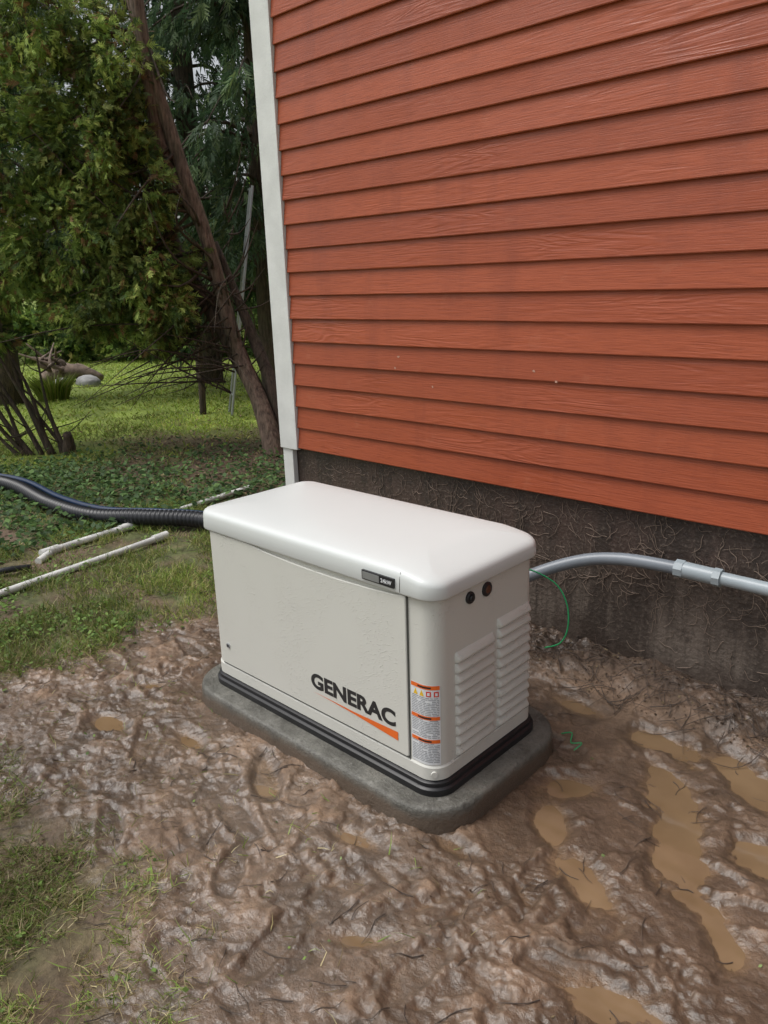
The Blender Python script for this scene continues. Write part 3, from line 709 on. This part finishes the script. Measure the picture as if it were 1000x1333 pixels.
q2=leaves(-3.8,-.3,.4,3.0,260,(.005,.014),.003,lambda x,y:np.ones_like(x),BR*.6,.3)
q3=leaves(-3.5,-.1,2.7,3.03,1800,(.006,.016),.012,lambda x,y:np.ones_like(x),BR*.5,.5)
q4=leaves(-3.8,-.4,.4,2.6,60,(.008,.02),.004,lambda x,y:np.ones_like(x),np.array([[.14,.22,.08],[.20,.28,.10]]),.4)
tris("leaf_litter",np.concatenate([q[0] for q in (q1,q2,q3,q4)]),np.concatenate([q[1] for q in (q1,q2,q3,q4)]),M_litter)
b=MB()
def twig(x,y,L,r,dz=.003):
    a=random.uniform(0,6.28);p=[];
    for k in range(4):
        p.append((x,y,float(ground_h(np.array([x]),np.array([y]))[0])+dz+random.uniform(0,.004)));a+=random.uniform(-.5,.5);x+=L/3*math.cos(a);y+=L/3*math.sin(a)
    b.tube(p,[r,r*.9,r*.7,r*.4],5,sub=2)
for i in range(380): twig(random.uniform(-3.4,-.3),random.uniform(.5,2.7),random.uniform(.03,.12),random.uniform(.0008,.0020))
for i in range(520): twig(random.uniform(-3.4,-.1),random.uniform(2.66,3.02),random.uniform(.03,.22),random.uniform(.0008,.0025),.012)
for i in range(60): twig(random.uniform(-5.4,-3.4),random.uniform(1,2.8),random.uniform(.05,.25),random.uniform(.0015,.003),.02)
obj("twigs",b.mesh("twigs"),None,[M_wood])
n=700;a=RG.uniform(0,6.28,n);rr=RG.uniform(0,.22,n);P=np.stack([-12.9+rr*np.cos(a),5.5+rr*np.sin(a),np.zeros(n)],-1)
d=norm(np.stack([np.cos(a)*.35,np.sin(a)*.35,np.ones(n)],-1));s=norm(np.cross(d,RG.normal(size=(n,3))))*.010;h=RG.uniform(.2,.5,n)[:,None];mid=P+d*h*.6;tip=mid+norm(d+np.stack([np.cos(a),np.sin(a),-.1*np.ones(n)],-1)*.5)*h*.5
V_=np.concatenate([np.stack([P-s,P+s,mid+s],1),np.stack([P-s,mid+s,mid-s],1),np.stack([mid-s,mid+s,tip],1)]);cg=G3[RG.integers(0,4,n)]*RG.uniform(.5,1.0,(n,1))
tris("ornamental_grass",V_,np.concatenate([cg]*3),M_grass)
b=MB()
b.tube([(-15.8,6.6,.05),(-15.5,6.9,.2),(-15.2,7.15,.2),(-14.9,7.4,.05)],[.14,.17,.13,.05],9,jit=.2)
for i in range(11):
    b.tube([(-15.5+random.gauss(0,.12),6.9+random.gauss(0,.12),.2),(-15.6+random.gauss(0,.2),6.8+random.gauss(0,.2),.4),(-15.75+random.gauss(0,.3),6.7+random.gauss(0,.3),random.uniform(.25,.8))],[.06,.04,.012],6,jit=.15)
obj("driftwood_stump",b.mesh("driftwood",True),None,[M_drift])
for i,(x,y,r) in enumerate([(-14.6,6.95,.22),(-15.0,6.6,.16)]):
    b=MB();rings=[]
    for k in range(7):
        t=-.5+k/6*1.45;q=math.sqrt(max(.03,1-t*t)) if t<1 else .1
        rings.append([(x+r*1.5*q*math.cos(j*.5236)*random.uniform(.88,1.1),y+r*q*math.sin(j*.5236)*random.uniform(.88,1.1),r*.7*t+.03) for j in range(12)])
    b.loft(rings);obj("rock" if i==0 else "rock.001",b.mesh("rock",True),None,[M_rock])
b=MB();A=Vector((-9.07,6.33,-.02));B=Vector((-8.80,6.80,3.0));off=Vector((-.17,.10,0))
for s in (-1,1): b.tube([A+off*s,B+off*s*.6],[.02,.02],6,sub=1)
for k in range(1,10):
    q=A.lerp(B,k/10);f=1-.4*k/10;b.tube([q-off*f,q+off*f],[.012,.012],6,sub=1)
obj("ladder",b.mesh("ladder"),None,[M_metal])

# ------------------------------------------------------------------ light, world, camera
w=bpy.data.worlds.new("World");bpy.context.scene.world=w;w.use_nodes=True;nt=w.node_tree
bg=nt.nodes["Background"];sky=nt.nodes.new("ShaderNodeTexSky");sky.sky_type='NISHITA';sky.sun_disc=False
EL,AZ=rad(62),rad(222)
sky.sun_elevation=EL;sky.sun_rotation=AZ;sky.air_density=1.2;sky.dust_density=5;sky.ozone_density=1
hs=nt.nodes.new("ShaderNodeHueSaturation");hs.inputs['Saturation'].default_value=.25
nt.links.new(sky.outputs[0],hs.inputs['Color']);nt.links.new(hs.outputs[0],bg.inputs[0]);bg.inputs[1].default_value=.15
sl=bpy.data.lights.new("sun",'SUN');sl.energy=1.4;sl.angle=rad(30);sl.color=(1,.98,.95)
so=bpy.data.objects.new("sun",sl);col.objects.link(so)
sd=Vector((math.sin(AZ)*math.cos(EL),math.cos(AZ)*math.cos(EL),math.sin(EL)))
so.rotation_euler=sd.to_track_quat('Z','Y').to_euler();so.location=sd*30
cd=bpy.data.cameras.new("camera");cam=bpy.data.objects.new("camera",cd);col.objects.link(cam)
yaw,pit,rol=.7671,.2918,.0332
Mx=Matrix.Rotation(yaw,4,'Z')@Matrix.Rotation(math.pi/2-pit,4,'X')@Matrix.Rotation(-rol,4,'Z')
Mx.translation=Vector((0,0,1.738));cam.matrix_world=Mx
cd.sensor_fit='VERTICAL';cd.sensor_height=36;cd.lens=36*997.75/1333;cd.clip_start=.05;cd.clip_end=3000
sc=bpy.context.scene;sc.camera=cam
sc.view_settings.view_transform='Standard';sc.view_settings.look='None';sc.view_settings.exposure=0
